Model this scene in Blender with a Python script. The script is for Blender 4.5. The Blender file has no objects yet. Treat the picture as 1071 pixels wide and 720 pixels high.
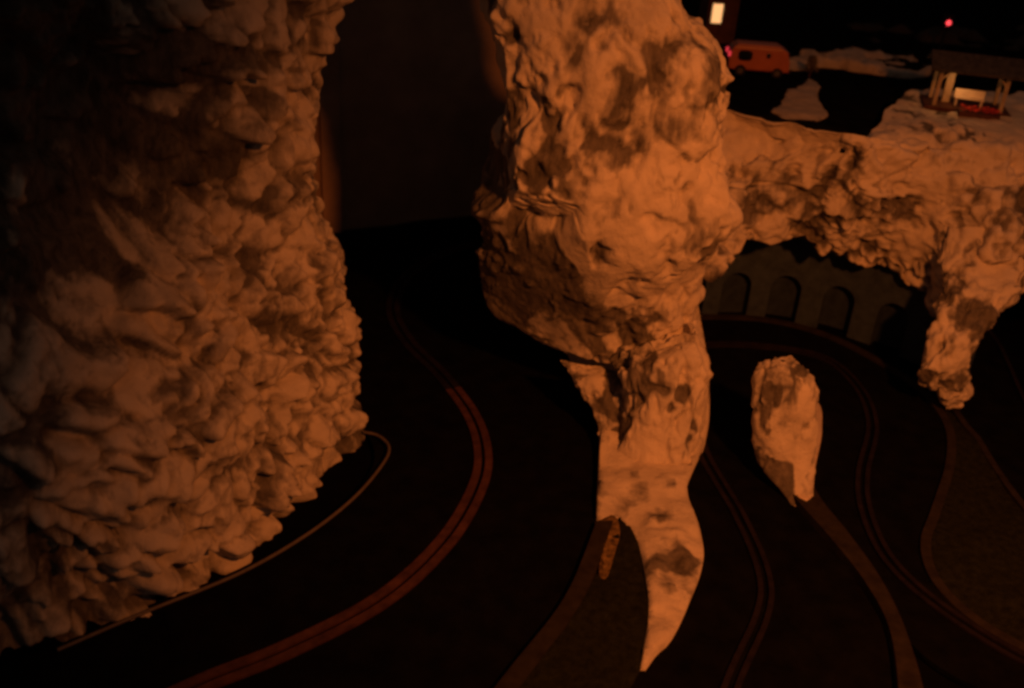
import bpy, bmesh, math, random
import numpy as np
from mathutils import Matrix, Vector
random.seed(4)
S = bpy.context.scene
C = S.collection

# ------------------------------------------------------------------ camera
CAM_H, PITCH, ROLL, FPX = 1.0, 28.0, 4.0, 1029.0
CAM_M = Matrix.Rotation(math.radians(90 - PITCH), 3, 'X') @ Matrix.Rotation(math.radians(ROLL), 3, 'Z')
cam_d = bpy.data.cameras.new('camera')
cam = bpy.data.objects.new('camera', cam_d)
C.objects.link(cam)
cam.matrix_world = Matrix.Translation((0, 0, CAM_H)) @ CAM_M.to_4x4()
cam_d.sensor_width = 36.0
cam_d.lens = 36.0 * FPX / 1071.0
cam_d.clip_start, cam_d.clip_end = 0.01, 60
cam_d.dof.use_dof = True
cam_d.dof.focus_distance = 1.55
cam_d.dof.aperture_fstop = 2.8
S.camera = cam

def ray(px, py):
    return CAM_M @ Vector(((px - 535.5) / FPX, -(py - 360.0) / FPX, -1.0))
def G(px, py, z=0.0):                       # where a sight line of the survey meets the level z
    d = ray(px, py); t = (z - CAM_H) / d.z
    return Vector((d.x * t, d.y * t, z))
def Q(px, py, D):                           # ... and where it meets the upright plane y = D
    d = ray(px, py); t = D / d.y
    return Vector((d.x * t, D, CAM_H + d.z * t))

# ------------------------------------------------------------------ noise (numpy)
def _h(i, j, k, s):
    n = (i.astype(np.int64) * 374761393 + j.astype(np.int64) * 668265263 + k.astype(np.int64) * 2147483647 + s * 974634777) & 0xffffffff
    n = ((n ^ (n >> 13)) * 1274126177) & 0xffffffff
    n = ((n ^ (n >> 16)) * 2246822519) & 0xffffffff
    return ((n ^ (n >> 15)) & 0xffffff) / float(0xffffff)
def vnoise(p, s=0):
    f = np.floor(p); t = p - f; u = t * t * t * (t * (t * 6 - 15) + 10)
    i, j, k = f[:, 0], f[:, 1], f[:, 2]
    r = 0
    for a in (0, 1):
        for b in (0, 1):
            for c in (0, 1):
                w = (u[:, 0] if a else 1 - u[:, 0]) * (u[:, 1] if b else 1 - u[:, 1]) * (u[:, 2] if c else 1 - u[:, 2])
                r = r + w * _h(i + a, j + b, k + c, s)
    return r * 2 - 1
def fbm(p, o=4, s=0, g=0.5):
    r, a, q = 0, 1.0, p.copy()
    for n in range(o):
        r = r + a * vnoise(q, s + n); a *= g; q = q * 2.03 + 7.1
    return r
def warp(p, f, a, s=0):
    return p + a * np.stack([vnoise(p * f, s + 50), vnoise(p * f + 13.3, s + 51), vnoise(p * f + 31.7, s + 52)], 1)
def chunks(p, s=0):
    """broken plaster lumps: each cell a tilted facet, creases between; returns height, crease 0..1, random id"""
    f = np.floor(p); n = len(p)
    F1 = np.full(n, 9.0); F2 = np.full(n, 9.0); H = np.zeros(n); I = np.zeros(n)
    for a in (-1, 0, 1):
        for b in (-1, 0, 1):
            for c in (-1, 0, 1):
                i, j, k = f[:, 0] + a, f[:, 1] + b, f[:, 2] + c
                o = p - np.stack([i + _h(i, j, k, s), j + _h(i, j, k, s + 1), k + _h(i, j, k, s + 2)], 1)
                d = np.sqrt((o * o).sum(1))
                r = _h(i, j, k, s + 3)
                h = (r - .5) * .9 + o[:, 0] * (_h(i, j, k, s + 4) - .5) * 1.6 + o[:, 1] * (_h(i, j, k, s + 5) - .5) * 1.6 + o[:, 2] * (_h(i, j, k, s + 6) - .5) * 1.6
                near = d < F1
                F2 = np.where(near, F1, np.minimum(F2, d))
                H = np.where(near, h, H); I = np.where(near, r, I); F1 = np.where(near, d, F1)
    e = np.clip((F2 - F1) / .20, 0, 1); e = e * e * (3 - 2 * e)
    return H - .18 * F1 * F1, e, I

# ------------------------------------------------------------------ mesh helpers
def link(name, me, mat=None, parent=None, smooth=True):
    o = bpy.data.objects.new(name, me); C.objects.link(o)
    if mat: me.materials.append(mat)
    if parent: o.parent = parent
    if smooth:
        me.polygons.foreach_set('use_smooth', [True] * len(me.polygons))
    return o
def grid_mesh(name, P, wrap=False, dark=None, extra=None):
    """P: (rows, cols, 3)"""
    r, c = P.shape[:2]
    idx = np.arange(r * c).reshape(r, c)
    if wrap: idx = np.concatenate([idx, idx[:, :1]], 1)
    F = np.stack([idx[:-1, :-1], idx[:-1, 1:], idx[1:, 1:], idx[1:, :-1]], -1).reshape(-1, 4)
    me = bpy.data.meshes.new(name)
    me.from_pydata(P.reshape(-1, 3).tolist(), [], F.tolist())
    if dark is not None:
        a = me.attributes.new('dark', 'FLOAT', 'POINT'); a.data.foreach_set('value', np.ascontiguousarray(dark.reshape(-1), dtype=np.float32))
    return me
def grid_normals(P, wrap=False):
    if wrap:
        E = np.concatenate([P[:, -1:], P, P[:, :1]], 1); du = (E[:, 2:] - E[:, :-2])
    else:
        du = np.gradient(P, axis=1)
    dv = np.gradient(P, axis=0)
    n = np.cross(du, dv); n /= np.linalg.norm(n, axis=2, keepdims=True) + 1e-9
    return n
def resample(pts, n):
    """Catmull-Rom through pts (list of sequences), n samples by length"""
    p = np.array(pts, float); out = []
    q = np.concatenate([[2 * p[0] - p[1]], p, [2 * p[-1] - p[-2]]])
    for i in range(1, len(q) - 2):
        t = np.linspace(0, 1, 24, endpoint=False)[:, None]
        a, b, c, d = q[i - 1], q[i], q[i + 1], q[i + 2]
        out.append(.5 * (2 * b + (c - a) * t + (2 * a - 5 * b + 4 * c - d) * t ** 2 + (3 * b - a - 3 * c + d) * t ** 3))
    o = np.concatenate(out + [p[-1:]])
    L = np.concatenate([[0], np.cumsum(np.linalg.norm(np.diff(o, axis=0), axis=1))])
    x = np.linspace(0, L[-1], n)
    return np.stack([np.interp(x, L, o[:, k]) for k in range(o.shape[1])], 1)
def gpath(px, n=80, z=0.0):
    return resample([G(x, y, z) for x, y in px], n)
def ribbon(name, A, B, z, mat, parent=None, cols=6, thick=0.0):
    """sheet between two paths on the level z, with a skirt of depth thick"""
    t = np.linspace(0, 1, cols)[None, :, None]
    P = A[:, None, :] * (1 - t) + B[:, None, :] * t
    P[:, :, 2] = z
    if thick:
        a = P[:, :1].copy(); a[:, :, 2] = z - thick; b = P[:, -1:].copy(); b[:, :, 2] = z - thick
        P = np.concatenate([a, P, b], 1)
    me = grid_mesh(name, P)
    o = link(name, me, mat, parent, smooth=False)
    return o
def offset(path, d):
    t = np.gradient(path, axis=0); t[:, 2] = 0; t /= np.linalg.norm(t, axis=1, keepdims=True)
    n = np.stack([-t[:, 1], t[:, 0], 0 * t[:, 0]], 1)
    return path + n * d
def strip(name, path, w, z, mat, parent=None, thick=.004):
    return ribbon(name, offset(path, w / 2), offset(path, -w / 2), z, mat, parent, cols=3, thick=thick)
def tube(name, path, r, mat, parent=None, seg=8):
    path = np.asarray(path, float)
    t = np.gradient(path, axis=0); t /= np.linalg.norm(t, axis=1, keepdims=True)
    up = np.array([0, 0, 1.0]); a = np.cross(t, up)
    bad = np.linalg.norm(a, axis=1) < 1e-3; a[bad] = [1, 0, 0]
    a /= np.linalg.norm(a, axis=1, keepdims=True); b = np.cross(t, a)
    r = np.broadcast_to(np.asarray(r, float), (len(path),))
    th = np.linspace(0, 2 * math.pi, seg, endpoint=False)
    P = path[:, None] + r[:, None, None] * (a[:, None] * np.cos(th)[None, :, None] + b[:, None] * np.sin(th)[None, :, None])
    return link(name, grid_mesh(name, P, wrap=True), mat, parent)
def fill(name, outline, z, mat, parent=None, thick=.02, relief=0.0, res=.012, seed=0, slope=None):
    """flat patch of ground with an outline, finely meshed and gently uneven"""
    bm = bmesh.new()
    vs = [bm.verts.new((p[0], p[1], z)) for p in outline]
    f = bm.faces.new(vs)
    bmesh.ops.triangulate(bm, faces=[f])
    xs = [p[0] for p in outline]; ys = [p[1] for p in outline]
    for ax, lo, hi in ((0, min(xs), max(xs)), (1, min(ys), max(ys))):
        v = lo + res
        while v < hi:
            no = (1, 0, 0) if ax == 0 else (0, 1, 0); co = (v, 0, 0) if ax == 0 else (0, v, 0)
            bmesh.ops.bisect_plane(bm, geom=bm.verts[:] + bm.edges[:] + bm.faces[:], plane_co=co, plane_no=no)
            v += res
    bmesh.ops.triangulate(bm, faces=bm.faces[:])
    bm.normal_update()
    bm.faces.ensure_lookup_table()
    if bm.faces[0].normal.z < 0:
        bmesh.ops.reverse_faces(bm, faces=bm.faces[:])
    edge = [e for e in bm.edges if e.is_boundary]
    bverts = {v for e in edge for v in e.verts}
    co = np.array([v.co for v in bm.verts])
    n = fbm(co * 14, 4, seed) * relief
    for v, d in zip(bm.verts, n):
        v.co.z += (0.25 if v in bverts else 1.0) * d + (slope(v.co) if slope else 0)
    ex = bmesh.ops.extrude_edge_only(bm, edges=edge)
    for g in ex['geom']:
        if isinstance(g, bmesh.types.BMVert): g.co.z -= thick
    me = bpy.data.meshes.new(name); bm.to_mesh(me); bm.free()
    co = np.array([v.co for v in me.vertices]); a = me.attributes.new('dark', 'FLOAT', 'POINT')
    a.data.foreach_set('value', (.55 * fbm(co * np.array((22, 12, 12)), 4, seed + 5, .6) - .10).astype(np.float32))
    return link(name, me, mat, parent)
def box_bm(bm, c, s, rz=0, taper=1.0, bevel=.0):
    r = bmesh.ops.create_cube(bm, size=1)
    vs = r['verts']
    for v in vs:
        k = taper if v.co.z > 0 else 1
        v.co = Vector((v.co.x * s[0] * k, v.co.y * s[1] * k, v.co.z * s[2]))
    if bevel:
        es = list({e for v in vs for e in v.link_edges})
        rb = bmesh.ops.bevel(bm, geom=es, offset=bevel, segments=2, affect='EDGES', profile=.6)
        vs = list({v for f in rb['faces'] for v in f.verts} | {v for v in vs if v.is_valid})
    bmesh.ops.transform(bm, matrix=Matrix.Translation(c) @ Matrix.Rotation(rz, 4, 'Z'), verts=vs)
def box(name, c, s, mat, parent=None, rz=0, taper=1.0, bevel=.0008):
    bm = bmesh.new(); box_bm(bm, Vector(c), s, rz, taper, bevel)
    me = bpy.data.meshes.new(name); bm.to_mesh(me); bm.free()
    return link(name, me, mat, parent, smooth=False)
def prism(name, prof, y0, y1, mat, parent=None, bevel=.0):
    """profile in x-z extruded along y"""
    bm = bmesh.new()
    a = [bm.verts.new((x, y0, z)) for x, z in prof]
    f = bm.faces.new(a)
    r = bmesh.ops.extrude_face_region(bm, geom=[f])
    for g in r['geom']:
        if isinstance(g, bmesh.types.BMVert): g.co.y = y1
    bmesh.ops.recalc_face_normals(bm, faces=bm.faces[:])
    if bevel: bmesh.ops.bevel(bm, geom=bm.edges[:], offset=bevel, segments=2, affect='EDGES', profile=.6)
    me = bpy.data.meshes.new(name); bm.to_mesh(me); bm.free()
    return link(name, me, mat, parent, smooth=False)
def disc(name, c, r, w, mat, parent=None, seg=24):
    """short cylinder lying along y"""
    bm = bmesh.new()
    bmesh.ops.create_cone(bm, cap_ends=True, segments=seg, radius1=r, radius2=r, depth=w,
                          matrix=Matrix.Translation(c) @ Matrix.Rotation(math.pi / 2, 4, 'X'))
    es = [e for e in bm.edges if len(e.link_faces) == 2 and any(len(f.verts) > 4 for f in e.link_faces)]
    bmesh.ops.bevel(bm, geom=es, offset=min(r, w) * .18, segments=2, affect='EDGES')
    me = bpy.data.meshes.new(name); bm.to_mesh(me); bm.free()
    return link(name, me, mat, parent, smooth=False)
def tag(o, label, cat, group=None):
    o['label'] = label; o['category'] = cat
    if group: o['group'] = group
    return o
def setting(o):
    o['kind'] = 'structure'; return o
def empty(name, loc, label, cat, rz=0):
    o = bpy.data.objects.new(name, None); C.objects.link(o)
    o.location = loc; o.rotation_euler = (0, 0, rz); o.empty_display_size = .02
    return tag(o, label, cat)

# ------------------------------------------------------------------ materials
def mat_new(name):
    m = bpy.data.materials.new(name); m.use_nodes = True
    nt = m.node_tree; b = nt.nodes['Principled BSDF']
    return m, nt, b
def N(nt, typ, **k):
    n = nt.nodes.new(typ)
    for a, v in k.items():
        if a in n.inputs: n.inputs[a].default_value = v
        else: setattr(n, a, v)
    return n
def ramp(nt, fac, stops):
    r = nt.nodes.new('ShaderNodeValToRGB')
    while len(r.color_ramp.elements) < len(stops): r.color_ramp.elements.new(.5)
    for e, (p, c) in zip(r.color_ramp.elements, stops):
        e.position = p; e.color = (*c, 1) if len(c) == 3 else c
    nt.links.new(fac, r.inputs[0]); return r.outputs[0]
def pos(nt, scale=(1, 1, 1)):
    g = nt.nodes.new('ShaderNodeNewGeometry'); m = nt.nodes.new('ShaderNodeMapping')
    m.inputs['Scale'].default_value = scale
    nt.links.new(g.outputs['Position'], m.inputs[0]); return m.outputs[0]
def noise(nt, vec, scale, detail=5, rough=.55):
    n = nt.nodes.new('ShaderNodeTexNoise'); n.inputs['Scale'].default_value = scale
    n.inputs['Detail'].default_value = detail; n.inputs['Roughness'].default_value = rough
    nt.links.new(vec, n.inputs['Vector']); return n.outputs[0]
def mix(nt, f, a, b, typ='MIX'):
    m = nt.nodes.new('ShaderNodeMix'); m.data_type = 'RGBA'; m.blend_type = typ
    for s, v in ((m.inputs['Factor'], f), (m.inputs['A'], a), (m.inputs['B'], b)):
        pass
    fa, A, B = [i for i in m.inputs if i.name == 'Factor' and i.type == 'VALUE'][0], [i for i in m.inputs if i.name == 'A' and i.type == 'RGBA'][0], [i for i in m.inputs if i.name == 'B' and i.type == 'RGBA'][0]
    for s, v in ((fa, f), (A, a), (B, b)):
        if hasattr(v, 'is_output'): nt.links.new(v, s)
        else: s.default_value = v if s is fa else (*v, 1)
    return [o for o in m.outputs if o.type == 'RGBA'][0]
def bump(nt, b, h, strength, dist):
    n = nt.nodes.new('ShaderNodeBump'); n.inputs['Strength'].default_value = strength; n.inputs['Distance'].default_value = dist
    nt.links.new(h, n.inputs['Height']); nt.links.new(n.outputs[0], b.inputs['Normal'])

def rock_material(name, pale, mid, dark):
    m, nt, b = mat_new(name)
    v = pos(nt)
    at = nt.nodes.new('ShaderNodeAttribute'); at.attribute_name = 'dark'
    n1 = noise(nt, v, 22, 6, .6); n2 = noise(nt, pos(nt, (1, 1, .35)), 70, 5, .65)
    base = ramp(nt, n1, [(.3, tuple(c * .8 for c in pale)), (.55, pale), (.75, tuple(min(1, c * 1.08) for c in pale))])
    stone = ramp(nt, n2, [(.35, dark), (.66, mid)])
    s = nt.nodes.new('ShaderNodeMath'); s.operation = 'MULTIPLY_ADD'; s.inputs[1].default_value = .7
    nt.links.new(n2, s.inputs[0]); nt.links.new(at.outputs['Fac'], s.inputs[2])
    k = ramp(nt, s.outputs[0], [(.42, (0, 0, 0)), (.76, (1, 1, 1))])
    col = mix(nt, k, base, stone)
    nt.links.new(col, b.inputs['Base Color'])
    b.inputs['Roughness'].default_value = .9; b.inputs['Specular IOR Level'].default_value = .15
    bump(nt, b, noise(nt, v, 120, 6, .65), .55, .006)
    return m
def simple(name, col, rough=.7, spec=.3, var=.25, scale=60, bmp=.2, bdist=.001, metallic=0):
    m, nt, b = mat_new(name); v = pos(nt)
    n = noise(nt, v, scale, 5, .6)
    c = ramp(nt, n, [(.3, tuple(x * (1 - var) for x in col)), (.7, tuple(min(1, x * (1 + var)) for x in col))])
    nt.links.new(c, b.inputs['Base Color'])
    b.inputs['Roughness'].default_value = rough; b.inputs['Specular IOR Level'].default_value = spec
    b.inputs['Metallic'].default_value = metallic
    if bmp: bump(nt, b, noise(nt, v, scale * 3, 4), bmp, bdist)
    return m
def glow(name, col, strength):
    m, nt, b = mat_new(name)
    b.inputs['Base Color'].default_value = (*[c * .5 for c in col], 1)
    b.inputs['Emission Color'].default_value = (*col, 1); b.inputs['Emission Strength'].default_value = strength
    n = noise(nt, pos(nt), 90, 2)
    return m

M = {}
M['rock'] = rock_material('snowy_plaster_rock', (.72, .63, .5), (.22, .19, .155), (.085, .075, .062))
M['plaster'] = simple('ground_plaster', (.68, .56, .43), .9, .15, .12, 30, .4, .004)
M['snow'] = simple('powder_snow', (.45, .38, .30), .9, .15, .2, 40, .5, .004)
M['board'] = simple('black_baseboard', (.004, .0038, .0036), .8, 0, .3, 20, .1)
M['track'] = simple('black_track_plastic', (.006, .0058, .0055), .7, 0, .35, 25, .15)
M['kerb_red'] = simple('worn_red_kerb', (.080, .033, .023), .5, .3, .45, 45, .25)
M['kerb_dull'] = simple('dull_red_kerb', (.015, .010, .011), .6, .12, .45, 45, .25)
M['kerb_brown'] = simple('brown_verge', (.027, .021, .016), .8, .1, .4, 40, .3)
M['scrub'] = simple('straw_scatter', (.20, .13, .05), .9, .1, .75, 130, .9, .004)
M['bank'] = simple('brown_bank', (.10, .06, .036), .9, .1, .5, 60, .8, .004)
M['slot'] = simple('slot_groove', (.003, .003, .003), .9, .02, .1, 20, 0)
M['grass'] = simple('dark_turf', (.015, .016, .009), .95, .1, .5, 90, .8, .004)
M['wire'] = simple('pale_edging', (.13, .105, .08), .5, .4, .2, 60, .1)
M['wall'] = simple('grey_backdrop', (.34, .23, .16), .8, .15, .25, 9, .2)
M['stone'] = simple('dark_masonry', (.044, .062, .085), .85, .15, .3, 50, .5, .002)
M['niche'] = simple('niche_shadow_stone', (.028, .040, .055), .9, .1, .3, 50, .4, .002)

# ------------------------------------------------------------------ world and lamps
w = bpy.data.worlds.new('World'); S.world = w; w.use_nodes = True
w.node_tree.nodes['Background'].inputs[0].default_value = (1, .68, .55, 1)
w.node_tree.nodes['Background'].inputs[1].default_value = .030
def lamp(name, typ, loc, col, power, aim=None, **k):
    d = bpy.data.lights.new(name, typ); d.color = col; d.energy = power
    for a, v in k.items(): setattr(d, a, v)
    o = bpy.data.objects.new(name, d); C.objects.link(o); o.location = loc
    if aim is not None:
        o.rotation_euler = (Vector(aim) - Vector(loc)).to_track_quat('-Z', 'Y').to_euler()
    return o
lamp('room_lamp', 'SPOT', (.71, .04, 1.35), (1, .240, .041), 88, (.71 - .144, .04 + .74, 1.35 - .685),
     spot_size=math.radians(75), spot_blend=1.0, shadow_soft_size=.045)

# ------------------------------------------------------------------ setting: board, tracks, patches
bm = bmesh.new(); bmesh.ops.create_grid(bm, x_segments=8, y_segments=8, size=6, matrix=Matrix.Translation((0, 4, -.004)))
me = bpy.data.meshes.new('ground'); bm.to_mesh(me); bm.free()
setting(link('ground', me, M['board'], smooth=False))

Z = .008
# left track, sweeping up past the pillar and away behind it
L_in = gpath([(-220, 800), (-50, 722), (60, 680), (150, 640), (250, 600), (320, 560), (370, 520), (392, 482), (375, 440), (352, 400), (330, 340), (330, 285), (360, 255), (450, 232), (560, 228), (700, 240)], 120)
L_out = gpath([(440, 830), (530, 714), (590, 635), (624, 555), (625, 440), (608, 405), (583, 376), (545, 348), (515, 325), (500, 305), (520, 285), (560, 276), (620, 274), (650, 274), (690, 276), (740, 280)], 120)
tl = ribbon('race_track', L_in, L_out, Z, M['track'], cols=8, thick=.008); setting(tl)
c = gpath([(60, 795), (205, 725), (300, 686), (400, 633), (465, 573), (498, 518), (505, 480), (493, 440), (462, 398), (425, 360), (411, 325), (430, 290), (480, 264), (560, 252), (700, 258)], 140)
for s in (-1, 1): strip('kerb_strip', offset(c, s * .0095)[:62], .013, Z + .005, M['kerb_red'], tl); strip('kerb_strip', offset(c, s * .0095)[61:], .013, Z + .005, M['kerb_dull'], tl)  # duller red round the bend puts the pillar's shadow into the colour
# hairpin round the outcrop
R_out = gpath([(600, 830), (668, 708), (703, 672), (734, 594), (716, 524), (737, 465), (728, 420), (700, 375), (705, 345), (740, 336), (800, 339), (860, 354), (920, 384), (965, 416), (990, 452), (992, 490), (977, 540), (966, 575), (976, 612), (1012, 650), (1071, 686), (1180, 735)], 160)
R_in = gpath([(935, 830), (934, 740), (926, 670), (900, 620), (868, 575), (835, 537), (798, 495), (788, 455), (790, 415), (800, 398), (815, 392), (830, 392), (845, 400), (856, 425), (857, 460), (850, 500), (846, 530), (880, 568), (915, 612), (938, 660), (985, 705), (1100, 760)], 160)
tr = ribbon('race_track', R_out, R_in, Z, M['track'], cols=8, thick=.008); setting(tr)
c = gpath([(730, 830), (765, 720), (796, 648), (797, 605), (772, 545), (735, 480), (722, 430), (712, 385), (735, 366), (800, 367), (860, 379), (896, 410), (911, 450), (901, 500), (904, 540), (927, 590), (980, 640), (1071, 697), (1180, 745)], 160)
for s in (-1, 1): strip('kerb_strip', offset(c, s * .008), .008, Z + .005, M['kerb_dull'], tr)
strip('kerb_strip', gpath([(700, 338), (740, 336), (800, 339), (860, 354), (920, 384), (965, 416), (990, 452), (992, 490), (977, 540), (966, 575), (976, 612), (1012, 650), (1071, 686), (1180, 735)], 120), .016, Z + .006, M['kerb_brown'], tr, .012)
# verge between the two arms of the hairpin
a = gpath([(790, 480), (828, 530), (866, 574), (900, 618), (926, 668), (936, 740), (936, 830)], 60)
b = gpath([(835, 480), (852, 526), (884, 568), (915, 612), (940, 662), (962, 735), (975, 830)], 60)
v = ribbon('verge', a, b, Z + .014, M['kerb_brown'], cols=5, thick=.02); setting(v)
# road at the right behind the turf
a = gpath([(985, 300), (1035, 355), (1052, 385), (1071, 428), (1130, 540)], 50)
b = gpath([(930, 330), (1000, 440), (1018, 462), (1040, 498), (1071, 540), (1140, 620)], 50)
rr = ribbon('side_road', a, b, Z, M['track'], cols=5, thick=.008); setting(rr)
strip('kerb_strip', a, .009, Z + .008, M['kerb_dull'], rr, .01)
strip('kerb_strip', b, .012, Z + .008, M['kerb_brown'], rr, .01)
# turf patches
out = [G(x, y) for x, y in [(970, 421), (1000, 440), (1018, 462), (1040, 498), (1071, 540), (1140, 620), (1180, 733), (1071, 684), (1012, 648), (977, 611), (968, 575), (979, 540), (994, 490), (992, 452)]]
setting(fill('turf', out, .012, M['grass'], relief=.004, seed=3))
out = [G(x, y) for x, y in [(440, 828), (532, 714), (592, 635), (626, 553), (645, 546), (664, 566), (675, 610), (678, 650), (669, 706), (602, 828)]]
setting(fill('turf', out, .016, M['grass'], relief=.005, seed=5))
a = gpath([(440, 830), (530, 714), (590, 635), (623, 556)], 50)
b = gpath([(470, 830), (555, 714), (610, 635), (640, 556)], 50)
v = ribbon('verge', a, b, .022, M['kerb_brown'], cols=4, thick=.02); setting(v)
# pale plaster ground under the pillar
out = [G(x, y) for x, y in [(583, 376), (608, 405), (620, 422), (626, 445), (625, 500), (624, 553), (645, 548), (662, 568), (672, 605), (677, 650), (669, 708), (686, 690), (703, 672), (720, 634), (734, 594), (729, 560), (716, 524), (726, 492), (737, 465), (728, 420), (700, 375), (650, 366), (610, 368)]]
out = resample(out + out[:1], 150)[:-1]
pc = Q(680, 480, 1.48)
sg_ = setting(fill('snowy_ground', out, .018, M['rock'], relief=.012, seed=9, thick=.14, slope=lambda c: .030 * math.exp(-((c.x - pc.x) ** 2 + (c.y - pc.y) ** 2) / .016) + .55 * max(0, c.y - 1.5)))

gv = np.array([v.co for v in sg_.data.vertices]); ga = np.zeros(len(gv), np.float32); sg_.data.attributes['dark'].data.foreach_get('value', ga)
gn = fbm(gv * 45, 4, 401)
for x, y, r, a in [(694, 552, .028, .6), (703, 578, .022, .5), (712, 600, .026, .6), (700, 628, .014, .4), (690, 600, .018, .35), (640, 470, .012, .3), (700, 520, .022, .3)]:
    c_ = np.array(G(x, y)); m_ = np.clip(1.3 - ((gv[:, :2] - c_[:2]) ** 2).sum(1) / r ** 2 + .6 * gn, 0, 1)
    ga += (a * m_).astype(np.float32); gv[:, 2] += .010 * m_ * (gn + .2)
sg_.data.attributes['dark'].data.foreach_set('value', ga); sg_.data.vertices.foreach_set('co', gv.astype(np.float32).reshape(-1))

# pale thin edging at the foot of the cliff
e = gpath([(380, 452), (396, 456), (407, 468), (400, 486), (370, 521), (320, 560), (250, 600), (150, 641), (60, 680)], 90, .02)
edging = tube('edging_strip', e, .0028, M['wire'])
tag(edging, 'thin pale edging strip curving round the foot of the left cliff', 'edging')

# ------------------------------------------------------------------ rocks
def rock_skin(P, wrap, amp, cell, seed, fine=1.0, patches=.5, stretch=(1, 1, 1), fade=None, big=1.0, cuts=(), soft=1, dents=(), stains_shade=(), crease=.13, crease_shade=.10, pits=1.0):
    """push a smooth surface out into broken, snow-covered plaster"""
    n = grid_normals(P, wrap)
    p = P.reshape(-1, 3)
    q = warp(warp(p, 7, .05, seed), 21, .018, seed + 5) * np.array(stretch)
    h1, e1, i1 = chunks(q / cell, seed + 10)
    q2 = warp(p, 30, .014, seed + 3) * np.array(stretch)
    h2, e2, i2 = chunks(q2 / (cell * .42), seed + 20)
    b = fbm(p / (cell * 3.2), 3, seed + 30)
    rid = 1 - np.abs(fbm(warp(p, 12, .03, seed + 8) * 16, 3, seed + 35))
    h1 = h1 * (.25 + .75 * e1); h2 = h2 * (.3 + .7 * e2)
    m = np.clip(.5 + 1.4 * vnoise(p * 8, seed + 77), 0, 1)            # smooth snow here, broken stone there
    f = fbm(p * 60, 4, seed + 40)
    pit = np.clip(fbm(warp(p, 40, .008, seed + 4) * np.array((30, 30, 22)), 3, seed + 44) - .28, 0, .5)
    d = amp * (1.1 * big * b + .95 * h1 - crease * (1 - e1) + (.25 + .45 * m) * h2 - crease * .6 * (.3 + m) * (1 - e2) + .35 * rid * (.3 + m) - 1.1 * pits * pit) + fine * .0026 * f * (.4 + m)
    for c, r, a in dents:
        o = p - np.array(c); d = d - a * np.exp(-(o * o).sum(1) / (r * r))
    for _ in range(soft):
        g_ = d.reshape(P.shape[:2])
        g_ = np.concatenate([g_[:1], g_, g_[-1:]], 0); g_ = (g_[:-2] + 2 * g_[1:-1] + g_[2:]) / 4
        e_ = np.concatenate([g_[:, -1:], g_, g_[:, :1]], 1) if wrap else np.concatenate([g_[:, :1], g_, g_[:, -1:]], 1)
        d = ((e_[:, :-2] + 2 * e_[:, 1:-1] + e_[:, 2:]) / 4).reshape(-1)
    d = d + fine * .0012 * fbm(p * 90, 3, seed + 90)
    k = 1.0 if fade is None else fade.reshape(-1)
    p2 = p + n.reshape(-1, 3) * (d * k)[:, None]
    for c, nv, r in cuts:                                # chisel flat faces off
        c = np.array(c); nv = np.array(nv, float); nv /= np.linalg.norm(nv)
        o = p2 - c; h = o @ nv; rad = np.sqrt(np.maximum((o * o).sum(1) - h * h, 0)) / r
        wgt = np.clip((1 - rad) / .25, 0, 1) * (np.abs(h) < r * 1.6)
        p2 = p2 - nv * (np.where(h > 0, h * .80, 0) * wgt)[:, None]
    dk = patches * (.80 * fbm(warp(p, 18, .015, seed + 7) * np.array((10, 10, 5.5)), 5, seed + 60, .72)) + .34 * (i1 - .5) * patches / .5 + crease_shade * (1 - e1) + .5 * crease_shade * (1 - e2) + .20 * m * patches - .10 * h1 + 1.0 * pits * pit * (.4 + m) + .55 * patches * fbm(warp(p, 30, .01, seed + 6) * np.array((34, 34, 20)), 3, seed + 66)  # crease terms paint the shade between lumps into the colour
    for c, rx, rz, a in stains_shade:                          # bare stone showing through, plus shade put into the colour
        o = (p - np.array(c)) / np.array((rx, max(rx, .08), rz))
        rr = (o * o).sum(1) + .9 * fbm(p * 16, 3, seed + 70)
        dk = dk + a * np.clip((1.25 - rr) / .5, 0, 1)
    p2 = p2 - n.reshape(-1, 3) * (.0045 * fine * k * np.clip((dk + .33 - .5) / .12, 0, 1))[:, None]   # snow lies proud of the darkened areas
    return p2.reshape(P.shape), dk.reshape(P.shape[:2])

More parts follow.
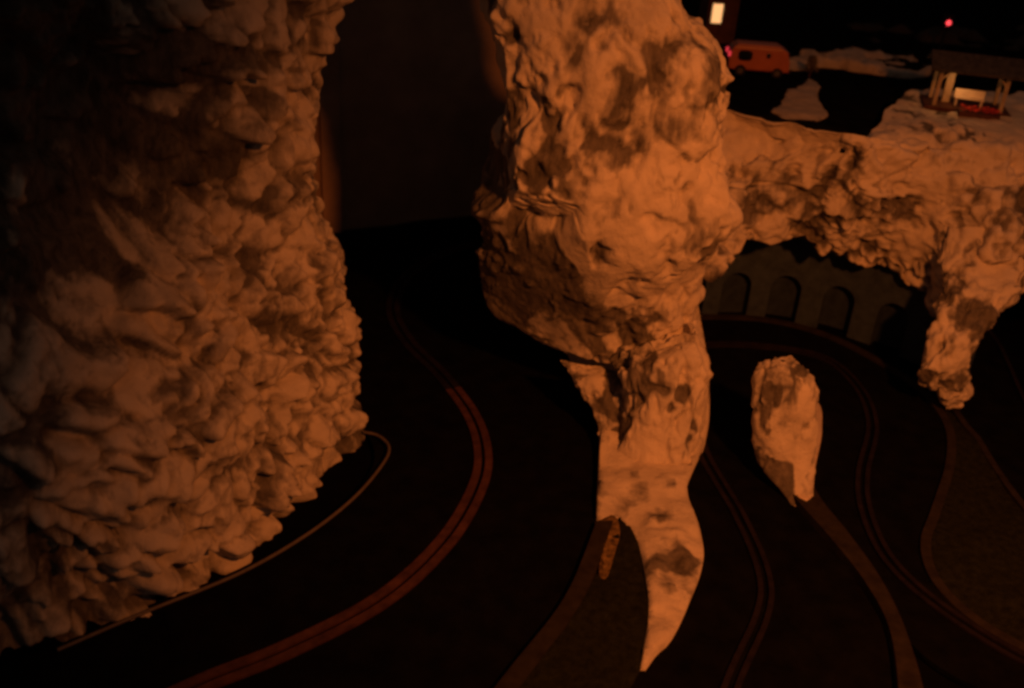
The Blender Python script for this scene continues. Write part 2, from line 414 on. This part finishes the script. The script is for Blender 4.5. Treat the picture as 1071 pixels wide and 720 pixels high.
# left cliff: upright face following the track, then turning back into the gap
foot = resample([G(x, y) for x, y in [(-420, 900), (-180, 770), (-20, 706), (100, 661), (190, 610), (262, 570), (325, 524), (366, 482), (378, 452), (362, 425), (345, 385), (333, 330), (325, 280), (318, 235)]], 460)
ci = int(np.argmin(np.linalg.norm(foot - np.array(G(378, 452)), axis=1)))
rows = 300
zz = np.linspace(-.02, 1.25, rows)
P = np.zeros((rows, 460, 3))
tan = np.gradient(foot, axis=0); tan /= np.linalg.norm(tan, axis=1, keepdims=True)
nrm = np.stack([tan[:, 1], -tan[:, 0], 0 * tan[:, 0]], 1)     # towards the track
for i, z in enumerate(zz):
    lean = -.05 * np.clip(z, 0, None) ** .7 + .03 * math.sin(z * 9) * min(1, z * 4)
    P[i] = foot + nrm * lean; P[i, :, 2] = z
cl, dk = rock_skin(P, False, .044, .068, 101, patches=.22, big=.8, soft=1, stains_shade=[(Q(60, 110, 1.15), .20, .20, .42), (Q(185, 150, 1.27), .09, .08, .42), (Q(170, 60, 1.25), .07, .06, .3), (Q(90, 270, 1.1), .10, .06, .2), (Q(280, 200, 1.4), .05, .03, .25)], crease=.52, crease_shade=.30, pits=.4, fade=(1 - .5 * np.clip((np.arange(460) - ci + 60) / 60, 0, 1))[None, :] * np.ones((rows, 1)),  # upper-left blobs darken the colour in place of shade
    dents=[(Q(140, 60, 1.18), .16, .10), (Q(60, 170, 1.10), .16, .09), (Q(190, 150, 1.25), .10, .09), (Q(245, 195, 1.35), .05, .05), (Q(250, 215, 1.4), .05, .06), (Q(355, 345, 1.6), .09, .045), ((-.235, 1.47, .25), .085, .075), ((-.235, 1.45, .17), .05, .03), (G(378, 456), .06, -.07), (G(340, 510), .06, -.03), (Q(350, 30, 1.6), .1, -.03), (Q(345, 150, 1.65), .1, -.02), (Q(120, 270, 1.15), .08, .06), (Q(20, 330, 1.0), .07, .05), (Q(230, 60, 1.35), .05, .05)])
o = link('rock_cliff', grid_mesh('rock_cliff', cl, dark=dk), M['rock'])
tag(o, 'tall craggy plaster cliff filling the left side, pale lumps, dark towards its top', 'cliff')

def loft(rings, nseg, nrow, squash):
    """rings: (left point, right point) axes on upright planes -> closed tube"""
    L = np.array([list(a) + list(b) + [k] for a, b, k in rings], float)
    L = resample(L, nrow)
    th = np.linspace(0, 2 * math.pi, nseg, endpoint=False)
    c = (L[:, :3] + L[:, 3:6]) / 2; h = (L[:, 3:6] - L[:, :3]) / 2
    rl = np.linalg.norm(h, axis=1)
    cs, sn = np.cos(th), np.sin(th)
    ex = .8
    cs2 = np.sign(cs) * np.abs(cs) ** ex; sn2 = np.sign(sn) * np.abs(sn) ** ex
    P = c[:, None] + h[:, None] * cs2[None, :, None]
    P[:, :, 1] += (rl * L[:, 6])[:, None] * sn2[None, :]
    return P
rings = []
for xl, yl, xr, yr, D, k in [
        (590, 560, 740, 555, 1.47, 1.0), (622, 515, 728, 510, 1.47, .95), (634, 492, 726, 488, 1.475, .9), (640, 470, 728, 462, 1.48, .85), (646, 430, 736, 428, 1.50, .8), (652, 405, 738, 395, 1.51, .8), (649, 388, 731, 362, 1.52, .78), (646, 379, 728, 348, 1.54, .72), (634, 375, 727, 343, 1.57, .6),
        (585, 362, 726, 337, 1.63, .48), (545, 346, 729, 320, 1.65, .45), (514, 331, 733, 302, 1.65, .47), (505, 304, 738, 276, 1.63, .54),
        (512, 250, 752, 250, 1.59, .64), (508, 200, 757, 205, 1.58, .66), (506, 155, 750, 150, 1.58, .66), (522, 100, 758, 100, 1.58, .64), (515, 64, 758, 64, 1.58, .64),
        (508, 36, 740, 36, 1.58, .62), (500, 0, 720, 4, 1.58, .62), (502, -80, 700, -76, 1.59, .62), (515, -170, 680, -168, 1.60, .6), (560, -215, 640, -215, 1.60, .6), (596, -222, 604, -222, 1.60, .6)]:
    rings.append((Q(xl, yl, D), Q(xr, yr, D), k))
P = loft(rings, 380, 460, .6)
rA, rB, rC = Q(545, 212, 1.495), Q(660, 335, 1.495), Q(508, 332, 1.67)
rn = (rB - rA).cross(rC - rA)
if rn.y > 0: rn = -rn
cuts = [(Q(565, 140, 1.46), (-.15, -1, .12), .10), (Q(560, 203, 1.465), (-.2, -.6, -1), .09), ((rA + rB + rC) / 3, tuple(rn), .19), (Q(610, 250, 1.42), (.3, -1, .35), .10),
        (Q(650, 100, 1.44), (.1, -1, .05), .10), (Q(690, 200, 1.45), (.55, -1, .1), .11), (Q(720, 290, 1.47), (.7, -.8, -.2), .09), (Q(600, 340, 1.46), (-.2, -.7, -1), .10), (Q(690, 330, 1.45), (.2, -1, .15), .07),
        (Q(690, 430, 1.41), (.2, -1, .3), .08), (Q(655, 410, 1.43), (-.7, -.8, .1), .07), (Q(533, 140, 1.50), (-1, -.35, -.1), .15), (Q(620, 40, 1.43), (-.1, -1, .15), .09)]
P, dk = rock_skin(P, True, .020, .105, 207, patches=.42, stretch=(1, 1, .6), cuts=cuts, soft=1, crease=.2, dents=[(Q(762, 232, 1.52), .045, -.035), (Q(735, 75, 1.5), .05, -.012), (Q(520, 60, 1.55), .05, -.01)], fade=np.clip((P[:, :, 2] + .02) / .22, .45, 1), stains_shade=[
    (Q(648, 100, 1.44), .034, .055, .36), (Q(700, 185, 1.46), .02, .03, .15), (Q(595, 200, 1.44), .03, .03, .3), (Q(568, 288, 1.52), .065, .065, .46), (Q(535, 318, 1.57), .07, .05, .5), (Q(605, 335, 1.52), .05, .03, .34), (Q(520, 95, 1.56), .018, .06, .4), (Q(510, 190, 1.57), .02, .05, .45), (Q(620, 300, 1.43), .02, .06, .25),  # lower-left and left-edge blobs put shade into the colour
    (Q(535, 110, 1.5), .02, .03, .35), (Q(610, 150, 1.43), .02, .03, .25), (Q(615, 20, 1.42), .02, .04, .25), (Q(640, 400, 1.46), .02, .03, .4), (Q(648, 460, 1.43), .012, .03, .3), (Q(748, 265, 1.5), .03, .03, .3)])
rd = (rB - rA).normalized(); hz_ = (P - np.array(rA)) @ np.array((rd.z, 0, -rd.x))      # shade of the undercut below the slanting ridge, painted into the colour
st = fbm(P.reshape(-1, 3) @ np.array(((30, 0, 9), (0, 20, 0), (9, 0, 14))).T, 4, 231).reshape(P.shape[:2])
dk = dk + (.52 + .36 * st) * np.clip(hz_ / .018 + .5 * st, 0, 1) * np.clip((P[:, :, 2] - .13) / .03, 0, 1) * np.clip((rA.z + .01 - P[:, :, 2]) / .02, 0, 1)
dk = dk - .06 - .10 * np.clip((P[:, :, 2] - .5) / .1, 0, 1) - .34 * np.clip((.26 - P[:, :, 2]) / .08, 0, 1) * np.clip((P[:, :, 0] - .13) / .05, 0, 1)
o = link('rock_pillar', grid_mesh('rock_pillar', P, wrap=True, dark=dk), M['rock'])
pillar = o
tag(o, 'tall free-standing rock pillar with overhanging top and narrow neck, rising between the tracks', 'rock')

rings = []
for xl, yl, xr, yr, D, k in [(622, 575, 690, 575, 1.34, .3), (623, 548, 686, 548, 1.37, .35), (624, 515, 680, 515, 1.42, .4), (624, 480, 676, 478, 1.46, .4), (622, 445, 672, 442, 1.50, .4), (610, 412, 668, 410, 1.53, .35), (599, 394, 662, 396, 1.55, .3), (590, 382, 640, 390, 1.565, .25), (587, 378, 610, 384, 1.57, .2), (588, 377, 594, 378, 1.57, .2)]:
    rings.append((Q(xl, yl, D), Q(xr, yr, D), k))
P = loft(rings, 150, 170, .6)
P, dk = rock_skin(P, True, .006, .06, 263, patches=.34, soft=3, stains_shade=[(Q(648, 400, 1.5), .02, .03, .5), (Q(660, 470, 1.43), .012, .05, .3)])
link('foot', grid_mesh('foot', P, wrap=True, dark=dk - .08), M['rock'], pillar)

# outcrop inside the hairpin
rings = []
for xl, yl, xr, yr, D, k in [(832, 552, 858, 550, 1.325, .5), (829, 532, 852, 530, 1.355, .5), (815, 511, 850, 508, 1.385, .5), (800, 494, 851, 491, 1.41, .55), (791, 478, 852, 474, 1.43, .6), (789, 450, 855, 445, 1.44, .6), (788, 420, 857, 416, 1.45, .6), (789, 398, 853, 396, 1.455, .6), (790, 388, 850, 385, 1.46, .58), (796, 382, 845, 379, 1.46, .5), (808, 379, 835, 378, 1.46, .4), (816, 378, 822, 378, 1.46, .3)]:
    rings.append((Q(xl, yl, D), Q(xr, yr, D), k))
P = loft(rings, 170, 150, .6)
cuts = [(Q(838, 440, 1.385), (.55, -1, .05), .13), (Q(805, 450, 1.375), (-.55, -1, .1), .10)]
P, dk = rock_skin(P, True, .0065, .06, 307, patches=.26, cuts=cuts, fade=np.clip((P[:, :, 2] - .02) / .05, 0, 1), soft=2, crease=.2, stains_shade=[(Q(803, 460, 1.38), .012, .03, .3), (Q(800, 405, 1.4), .014, .02, .3), (Q(818, 425, 1.39), .008, .03, .25)])
dk = dk + .75 * np.clip((Q(834, 500, 1.38).x - P[:, :, 0]) / .008, 0, 1) * np.clip((Q(810, 481, 1.40).z - P[:, :, 2]) / .012, 0, 1)
o = link('rock_outcrop', grid_mesh('rock_outcrop', P, wrap=True, dark=dk), M['rock'])
tag(o, 'small upright snow-covered rock standing alone inside the hairpin bend', 'rock')
setting(fill('snowy_ground', resample([G(x, y) for x, y in [(621, 557), (640, 550), (647, 566), (641, 590), (633, 612), (625, 606), (629, 580), (621, 557)]], 60)[:-1], .020, M['scrub'], relief=.008, seed=33, thick=.012))
tail = [G(x, y) for x, y in [(788, 455), (790, 480), (798, 495), (815, 512), (835, 533), (846, 531), (850, 500), (857, 460), (850, 430), (800, 430)]]
setting(fill('snowy_ground', resample(tail + tail[:1], 60)[:-1], .024, M['plaster'], relief=.004, seed=21, thick=.02))

# plateau: front cliff, buttress, top
ZT = .485
top = resample([G(x, y, ZT) for x, y in [(690, 116), (745, 123), (800, 134), (860, 146), (905, 155), (940, 151), (1000, 153), (1071, 158), (1180, 160), (1300, 160)]], 340)
bot = resample([Q(690, 300, 1.80), Q(745, 286, 1.80), Q(770, 266, 1.87), Q(792, 256, 1.93), Q(850, 270, 1.95), Q(900, 285, 1.96), Q(950, 303, 1.93), Q(985, 320, 1.87), Q(1010, 330, 1.79), Q(1040, 326, 1.80), Q(1068, 304, 1.87), Q(1130, 304, 1.93), Q(1260, 310, 2.0)], 340)
rows = 190
wide = np.clip((top[:, 0] - .64) / .05, 0, 1); wide = wide * wide * (3 - 2 * wide)
roll = np.interp(top[:, 0], [.60, .66, .73, .82, .92, 1.4], [.04, .05, .12, .30, .42, .42]) + .012 * np.sin(top[:, 0] * 60) * wide
P = np.zeros((rows, 340, 3))
for i in range(rows):
    t = i / (rows - 1)
    if t < .70:                                     # the face
        s = t / .70
        bulge = .032 * math.sin(math.pi * s)
        P[i] = bot * (1 - s) * 1 + top * s
        P[i, :, 1] -= bulge
    else:                                           # rolls over on to the top
        s = (t - .70) / .30
        P[i] = top; P[i, :, 1] += s * roll; P[i, :, 2] += -.045 * s * s * (1 - wide) + (.016 + .010 * (1 - wide)) * math.sin(min(1, s * 3) * 1.57)
under = P[:1].repeat(40, 0)                          # underside, running back to the wall
for i in range(40):
    s = 1 - i / 40
    under[i, :, 1] += s * .30; under[i, :, 2] -= -.015 * math.sin(s * 3)
P = np.concatenate([under, P], 0)
r = P.shape[0]
fade = np.ones((r, 340)); fade[-58:] *= np.concatenate([np.linspace(1, .22, 22), np.full(36, .22)])[:, None]; fade[:40] *= np.linspace(.2, 1, 40)[:, None]
P, dk = rock_skin(P, False, .026, .075, 407, patches=.34, fade=fade, soft=1, crease=.22, crease_shade=.16)
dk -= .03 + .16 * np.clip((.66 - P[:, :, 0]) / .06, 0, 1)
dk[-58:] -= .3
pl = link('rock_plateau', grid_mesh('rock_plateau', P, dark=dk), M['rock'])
tag(pl, 'snowy rock shelf at the right above the arcade wall, one leg reaching down', 'cliff')
rings = []
for xl, yl, xr, yr, D, k in [(991, 425, 1003, 424, 1.70, .9), (984, 412, 1006, 410, 1.695, .8), (958, 398, 1012, 394, 1.69, .6), (964, 370, 1020, 364, 1.69, .7), (974, 335, 1038, 330, 1.73, .65), (982, 305, 1060, 300, 1.78, .65), (980, 270, 1085, 265, 1.85, .55), (980, 230, 1090, 230, 1.90, .45)]:
    rings.append((Q(xl, yl, D), Q(xr, yr, D), k))
P = loft(rings, 170, 150, .6)
P, dk = rock_skin(P, True, .014, .05, 507, patches=.5, stretch=(1, 1, .5))
link('buttress', grid_mesh('buttress', P, wrap=True, dark=dk), M['rock'], pl)

# ------------------------------------------------------------------ arcade wall
base = resample([G(x, y) for x, y in [(660, 336), (700, 334), (740, 333), (800, 334), (860, 345), (920, 365), (965, 384), (1000, 400)]], 400)
blen = np.linalg.norm(np.diff(base, axis=0), axis=1).sum()
def bp(s, depth=0.0, z=0.0):
    i = min(398.999, max(0, s / blen * 399)); k = int(i); f = i - k
    p = base[k] * (1 - f) + base[k + 1] * f
    t = base[k + 1] - base[k]; t /= np.linalg.norm(t)
    return (p[0] - t[1] * depth, p[1] + t[0] * depth, z)
def s_at(px, py):
    g = np.array(G(px, py)); return np.argmin(np.linalg.norm(base - g, axis=1)) / 399 * blen
HW = .25
arches = [s_at(x, y) for x, y in [(718, 333), (765, 333), (815, 336), (869, 348), (924, 367)]]
aw, ah, spring = .035, .116, .081
aw2 = aw
bm = bmesh.new()
def quad(*ps): bm.faces.new([bm.verts.new(p) for p in ps])
edges_s = [0.0]
for a in arches: edges_s += [a - aw, a + aw]
edges_s.append(blen)
for i in range(0, len(edges_s), 2):
    n = max(2, int((edges_s[i + 1] - edges_s[i]) / .012))
    ss = np.linspace(edges_s[i], edges_s[i + 1], n + 1)
    for u, v_ in zip(ss[:-1], ss[1:]): quad(bp(u), bp(v_), bp(v_, 0, HW), bp(u, 0, HW))
def ahgt(t): return spring + math.sqrt(max(0, 1 - t * t)) * (ah - spring)
for a in arches:
    tt = [-math.cos(math.pi * k / 20) for k in range(21)]
    for u, v_ in zip(tt[:-1], tt[1:]):
        quad(bp(a + u * aw, 0, ahgt(u)), bp(a + v_ * aw, 0, ahgt(v_)), bp(a + v_ * aw, 0, HW), bp(a + u * aw, 0, HW))
quad(bp(0, .05, 0), bp(0, 0, 0), bp(0, 0, HW), bp(0, .05, HW))
quad(bp(blen, 0, 0), bp(blen, .05, 0), bp(blen, .05, HW), bp(blen, 0, HW))
ss = np.linspace(0, blen, 40)
for u, v_ in zip(ss[:-1], ss[1:]):
    quad(bp(u, 0, HW), bp(v_, 0, HW), bp(v_, .05, HW), bp(u, .05, HW)); quad(bp(v_, .05, 0), bp(u, .05, 0), bp(u, .05, HW), bp(v_, .05, HW))
bmesh.ops.remove_doubles(bm, verts=bm.verts[:], dist=1e-5)
me = bpy.data.meshes.new('arcade_wall'); bm.to_mesh(me); bm.free()
arc = link('arcade_wall', me, M['stone'], smooth=False)
tag(arc, 'dark curved retaining wall with a row of blind arches below the snowy shelf', 'wall')
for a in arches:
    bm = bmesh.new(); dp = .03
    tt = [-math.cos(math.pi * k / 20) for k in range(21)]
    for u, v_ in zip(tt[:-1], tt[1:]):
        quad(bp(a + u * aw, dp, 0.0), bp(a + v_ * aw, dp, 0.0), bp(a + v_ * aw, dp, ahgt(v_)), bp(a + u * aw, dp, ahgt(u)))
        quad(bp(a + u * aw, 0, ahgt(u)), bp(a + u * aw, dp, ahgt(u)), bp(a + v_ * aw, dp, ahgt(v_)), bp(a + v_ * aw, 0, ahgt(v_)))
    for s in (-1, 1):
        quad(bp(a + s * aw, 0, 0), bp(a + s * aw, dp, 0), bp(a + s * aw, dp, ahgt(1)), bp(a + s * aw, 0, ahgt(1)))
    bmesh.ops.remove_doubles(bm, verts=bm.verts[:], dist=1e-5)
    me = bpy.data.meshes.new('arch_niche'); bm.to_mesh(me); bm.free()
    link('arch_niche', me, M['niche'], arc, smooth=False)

# ------------------------------------------------------------------ backdrop
A, B = G(300, 247), G(600, 219)
d = (B - A).normalized(); n = Vector((d.y, -d.x, 0))
bw = empty('backdrop_panel', (A + B) / 2, 'flat dark upright backdrop panel closing the gap between cliff and pillar', 'panel', math.atan2(d.y, d.x))
ln = (B - A).length
box('board', (0.04, .012, .62), (ln, .02, 1.24), M['wall'], bw, bevel=.002)
box('side_strip', (-ln / 2 + .12, -.006, .62), (.05, .012, 1.24), M['wall'], bw, bevel=.002)

# ------------------------------------------------------------------ on the plateau
M['orange'] = simple('orange_van_paint', (.40, .11, .045), .4, .4, .12, 30, .05)
M['van_roof'] = simple('faded_van_roof', (.42, .16, .11), .5, .3, .15, 30, .05)
M['glass'] = simple('dark_window_glass', (.006, .007, .007), .12, .5, .1, 20, 0)
M['rubber'] = simple('black_rubber', (.01, .009, .009), .8, .2, .2, 60, .1)
M['hub'] = simple('dull_hub', (.10, .09, .08), .4, .5, .2, 60, .1, metallic=.6)
M['brown'] = simple('brown_timber', (.085, .035, .022), .8, .2, .35, 40, .4)
M['post'] = simple('pale_timber_post', (.45, .36, .24), .75, .2, .2, 70, .3)
M['slate'] = simple('dark_roof_slates', (.07, .064, .058), .85, .15, .4, 90, .6, .002)
M['cream'] = simple('cream_paint', (.78, .7, .55), .6, .3, .1, 60, .1)
M['petals'] = simple('red_petals', (.75, .09, .07), .7, .2, .35, 200, .4)
M['leaf'] = simple('dry_bush', (.13, .10, .045), .9, .1, .4, 150, .4)
M['hill'] = simple('far_dark_hill', (.05, .035, .026), .95, .1, .5, 8, .6, .02)
M['window_lit'] = glow('lit_window', (1, .50, .19), 1.1)
M['red_lit'] = glow('red_lamp', (1, .06, .07), 2.2)
M['tail_lit'] = glow('tail_lamp', (.9, .05, .07), .7)

out = [G(x, y, ZT) for x, y in [(690, 108), (745, 115), (800, 126), (860, 139), (896, 148), (912, 133), (922, 118), (945, 104)]] + [Vector((1.02, 2.33, ZT)), Vector((1.7, 2.33, ZT)), Vector((2.2, 3.9, ZT)), Vector((.2, 3.9, ZT))]
out = resample(out + out[:1], 400)[:-1]; out = out + np.stack([0 * out[:, 0], fbm(out * 22, 3, 17) * .008, 0 * out[:, 0]], 1) + np.stack([fbm(out * 22 + 5, 3, 18) * .012, 0 * out[:, 0], 0 * out[:, 0]], 1)
setting(fill('road', out, ZT + .004, M['track'], relief=.0, res=.2, thick=.03))
def mound(px, h, seed, relief=.01, lift=.004):
    out = [G(x, y, ZT) for x, y in px]
    cx = sum(p.x for p in out) / len(out); cy = sum(p.y for p in out) / len(out)
    R = max((Vector((p.x - cx, p.y - cy))).length for p in out)
    o = resample(out + out[:1], 110)[:-1]; o = o + np.stack([fbm(o * 28, 3, seed), fbm(o * 28 + 9, 3, seed), 0 * o[:, 0]], 1) * .006
    return setting(fill('snow_bank', o, ZT + lift, M['snow'], relief=relief, seed=seed, res=.01, thick=.02,
        slope=lambda c: h * max(0, 1 - min(math.hypot(c.x - q[0], c.y - q[1]) * 0 + 1, 1)) if False else h * math.exp(-((c.x - cx) ** 2 + (c.y - cy) ** 2) / (R * R * .35))))
mound([(806, 120), (818, 109), (824, 97), (838, 93), (845, 84), (856, 92), (853, 104), (864, 121), (853, 130), (824, 127)], .004, 61, .003)
mound([(810, 73), (832, 66), (852, 61), (906, 59), (950, 63), (974, 78), (950, 84), (900, 78), (862, 73), (830, 76)], .022, 67, .02)

# orange van, tail to the left
van = empty('van', (.548, 2.455, ZT + .001), 'small orange van with dark windows and a red tail lamp on the snowy shelf', 'van', math.radians(-3))
body_prof = [(-.072, .016), (-.074, .040), (-.070, .060), (-.064, .071), (.052, .071), (.064, .064), (.072, .042), (.074, .016)]
prism('body', body_prof, -.030, .030, M['orange'], van, bevel=.004)
prism('roof', [(-.060, .0705), (-.056, .0755), (.044, .0755), (.050, .0705)], -.026, .026, M['van_roof'], van, bevel=.0015)
box('bumper', (-.0755, 0, .018), (.005, .058, .007), M['rubber'], van)
box('bumper', (.0755, 0, .018), (.005, .058, .007), M['rubber'], van)
for x in (-.043, .045):
    for y in (-.027, .027):
        wv = disc('wheel', (x, y, .014), .014, .010, M['rubber'], van)
        disc('rim', (x, y + (.0052 if y > 0 else -.0052), .014), .007, .002, M['hub'], wv)
bm = bmesh.new()                                     # rounded side window
rs = [(-.036 + .017 * math.copysign(abs(math.cos(t)) ** .6, math.cos(t)), .050 + .0125 * math.copysign(abs(math.sin(t)) ** .6, math.sin(t))) for t in [2 * math.pi * k / 28 for k in range(28)]]
f = bm.faces.new([bm.verts.new((x, -.0308, z)) for x, z in rs]); r_ = bmesh.ops.extrude_face_region(bm, geom=[f])
for g_ in r_['geom']:
    if isinstance(g_, bmesh.types.BMVert): g_.co.y = -.0295
me = bpy.data.meshes.new('window'); bm.to_mesh(me); bm.free(); link('window', me, M['glass'], van, smooth=False)
box('window', (.019, -.030, .053), (.010, .0016, .012), M['glass'], van)
box('windscreen', (.0685, 0, .053), (.002, .046, .016), M['glass'], van, bevel=.0004)
box('door', (.042, -.0302, .040), (.026, .0012, .044), M['orange'], van, bevel=.0004)
for y in (-.026, .026): box('tail_lamp', (-.0735, y, .051), (.006, .009, .012), M['tail_lit'], van, bevel=.002)

# narrow timber tower with one lit window
tw = empty('tower', (.510, 2.86, ZT + .001), 'narrow brown timber tower with one bright lit window, half behind the pillar', 'tower', math.radians(8))
box('wall', (-.004, 0, .17), (.084, .08, .34), M['brown'], tw, bevel=.002)
prism('roof', [(-.056, .338), (0, .385), (.056, .338)], -.05, .05, M['slate'], tw)
wf = box('window', (-.020, -.041, .082), (.036, .004, .060), M['brown'], tw)
box('pane', (-.020, -.0432, .082), (.028, .002, .050), M['window_lit'], wf, bevel=.0003)
for x in (-.043, .035): box('corner_board', (x, -.0415, .17), (.007, .004, .34), M['brown'], tw, bevel=.001)

# red signal lamp on a dark mast
q = Q(992, 24, 2.95)
sg = empty('signal_lamp', (q.x, q.y, ZT + .001), 'tiny glowing red signal lamp on a dark mast at the back', 'lamp')
hz = q.z - ZT - .001
tube('mast', [(0, .010, 0), (0, .010, hz * .5), (0, .010, hz + .02)], .0035, M['rubber'], sg)
box('housing', (0, .006, hz), (.030, .012, .044), M['rubber'], sg, bevel=.003)
bm = bmesh.new(); bmesh.ops.create_uvsphere(bm, u_segments=16, v_segments=10, radius=.0065, matrix=Matrix.Translation((0, -.002, hz)))
me = bpy.data.meshes.new('bulb'); bm.to_mesh(me); bm.free(); link('bulb', me, M['red_lit'], sg)

# open pavilion with four posts
pv = empty('pavilion', (.962, 2.205, ZT + .014), 'open pavilion with dark slate roof on pale braced posts, lit from inside, on the snow', 'pavilion', math.radians(-14))
box('floor', (0, 0, .002), (.178, .112, .010), M['brown'], pv, bevel=.002)
for x in (-.068, .068):
    for y in (-.040, .040):
        p_ = box('post', (x, y, .044), (.008, .008, .076), M['post'], pv)
        tube('brace', [(x, y, .060), (x - math.copysign(.009, x), y, .071), (x - math.copysign(.020, x), y, .080)], .0022, M['post'], p_)
for y in (-.040, .040): box('beam', (0, y, .0845), (.156, .009, .007), M['post'], pv)
box('pier', (-.040, .012, .043), (.016, .016, .076), M['post'], pv)
prism('roof', [(-.068, .083), (-.070, .088), (0, .116), (.070, .088), (.068, .083), (0, .109)], -.094, .094, M['slate'], pv)
roof = pv.children[-1]; roof.rotation_euler = (0, 0, math.pi / 2)
bn = empty('bench', (.962, 2.188, ZT + .0215), 'cream bench under the lit pavilion roof', 'bench', math.radians(-16))
box('seat', (0, 0, .017), (.062, .017, .004), M['cream'], bn)
box('backrest', (0, .009, .026), (.062, .003, .016), M['cream'], bn)
for x in (-.026, .026): box('leg', (x, 0, .0075), (.004, .014, .015), M['cream'], bn)
fl = empty('flower_bed', (.960, 2.118, ZT + .017), 'low bed of red flowers in front of the pavilion', 'flower bed', math.radians(-16))
box('trough', (0, 0, .004), (.082, .030, .010), M['brown'], fl, bevel=.001)
bm = bmesh.new(); rnd = random.Random(8)
for k in range(70):
    c0 = Vector((rnd.uniform(-.039, .039), rnd.uniform(-.014, .014), .011 + rnd.uniform(0, .008)))
    m4 = Matrix.Translation(c0) @ Matrix.Rotation(rnd.uniform(0, 3), 4, 'Z') @ Matrix.Rotation(rnd.uniform(-.6, .6), 4, 'X')
    vs = [bm.verts.new(m4 @ Vector((math.cos(t) * (.0058 if i % 2 else .0024), math.sin(t) * (.0058 if i % 2 else .0024), .002 if i % 2 else 0))) for i, t in enumerate([2 * math.pi * i / 10 for i in range(10)])]
    bm.faces.new(vs)
me = bpy.data.meshes.new('blooms'); bm.to_mesh(me); bm.free(); link('blooms', me, M['petals'], fl, smooth=False)
pl_ = lamp('pavilion_lamp', 'POINT', (.925, 2.175, ZT + .078), (1, .42, .13), .040); pl_.data.shadow_soft_size = .006

# dry bush on the little snow island
g0 = G(846, 82, ZT)
bu = empty('bush', (g0.x, g0.y, ZT + .006), 'small dry bush on the little snow island beside the van', 'bush')
bm = bmesh.new(); rnd = random.Random(3)
for k in range(420):
    t = rnd.random(); r_ = .020 * (1 - t * .6) * math.sqrt(rnd.random()); an = rnd.uniform(0, 6.28)
    c0 = Vector((r_ * math.cos(an), r_ * math.sin(an), .012 + t * .036))
    m4 = Matrix.Translation(c0) @ Matrix.Rotation(rnd.uniform(0, 6), 4, 'Z') @ Matrix.Rotation(rnd.uniform(-1.5, 1.5), 4, 'X')
    bm.faces.new([bm.verts.new(m4 @ Vector(v)) for v in ((-.0035, 0, 0), (0, -.0016, 0), (.0035, 0, 0), (0, .0016, 0))])
me = bpy.data.meshes.new('foliage'); bm.to_mesh(me); bm.free(); link('foliage', me, M['leaf'], bu, smooth=False)
tube('stem', [(0, 0, -.004), (.001, 0, .012), (-.001, .001, .03)], np.array([.003, .0022, .001]), M['brown'], bu)

# dim hills behind
for px, D, sd in (([(860, 40), (930, 42), (965, 38), (1010, 44), (1071, 34), (1200, 30)], 3.5, 5),):
    top_ = resample([Q(x, y, D) for x, y in px], 120)
    rows_ = 40; Pm = np.zeros((rows_, 120, 3))
    for i in range(rows_):
        t = i / (rows_ - 1); Pm[i] = top_; Pm[i, :, 1] -= .5 * (1 - t); Pm[i, :, 2] = ZT + (top_[:, 2] - ZT) * t ** 1.4
    d_ = fbm(Pm.reshape(-1, 3) * 9, 4, 91).reshape(rows_, 120)
    Pm[:, :, 2] += .04 * d_
    setting(link('hill', grid_mesh('hill', Pm), M['hill']))

S.view_settings.view_transform = 'Standard'; S.view_settings.look = 'None'; S.view_settings.exposure = 0; S.view_settings.gamma = 1
S.render.engine = 'CYCLES'
S.cycles.use_denoising = True
S.cycles.filter_width = 3.0
S.cycles.max_bounces = 4
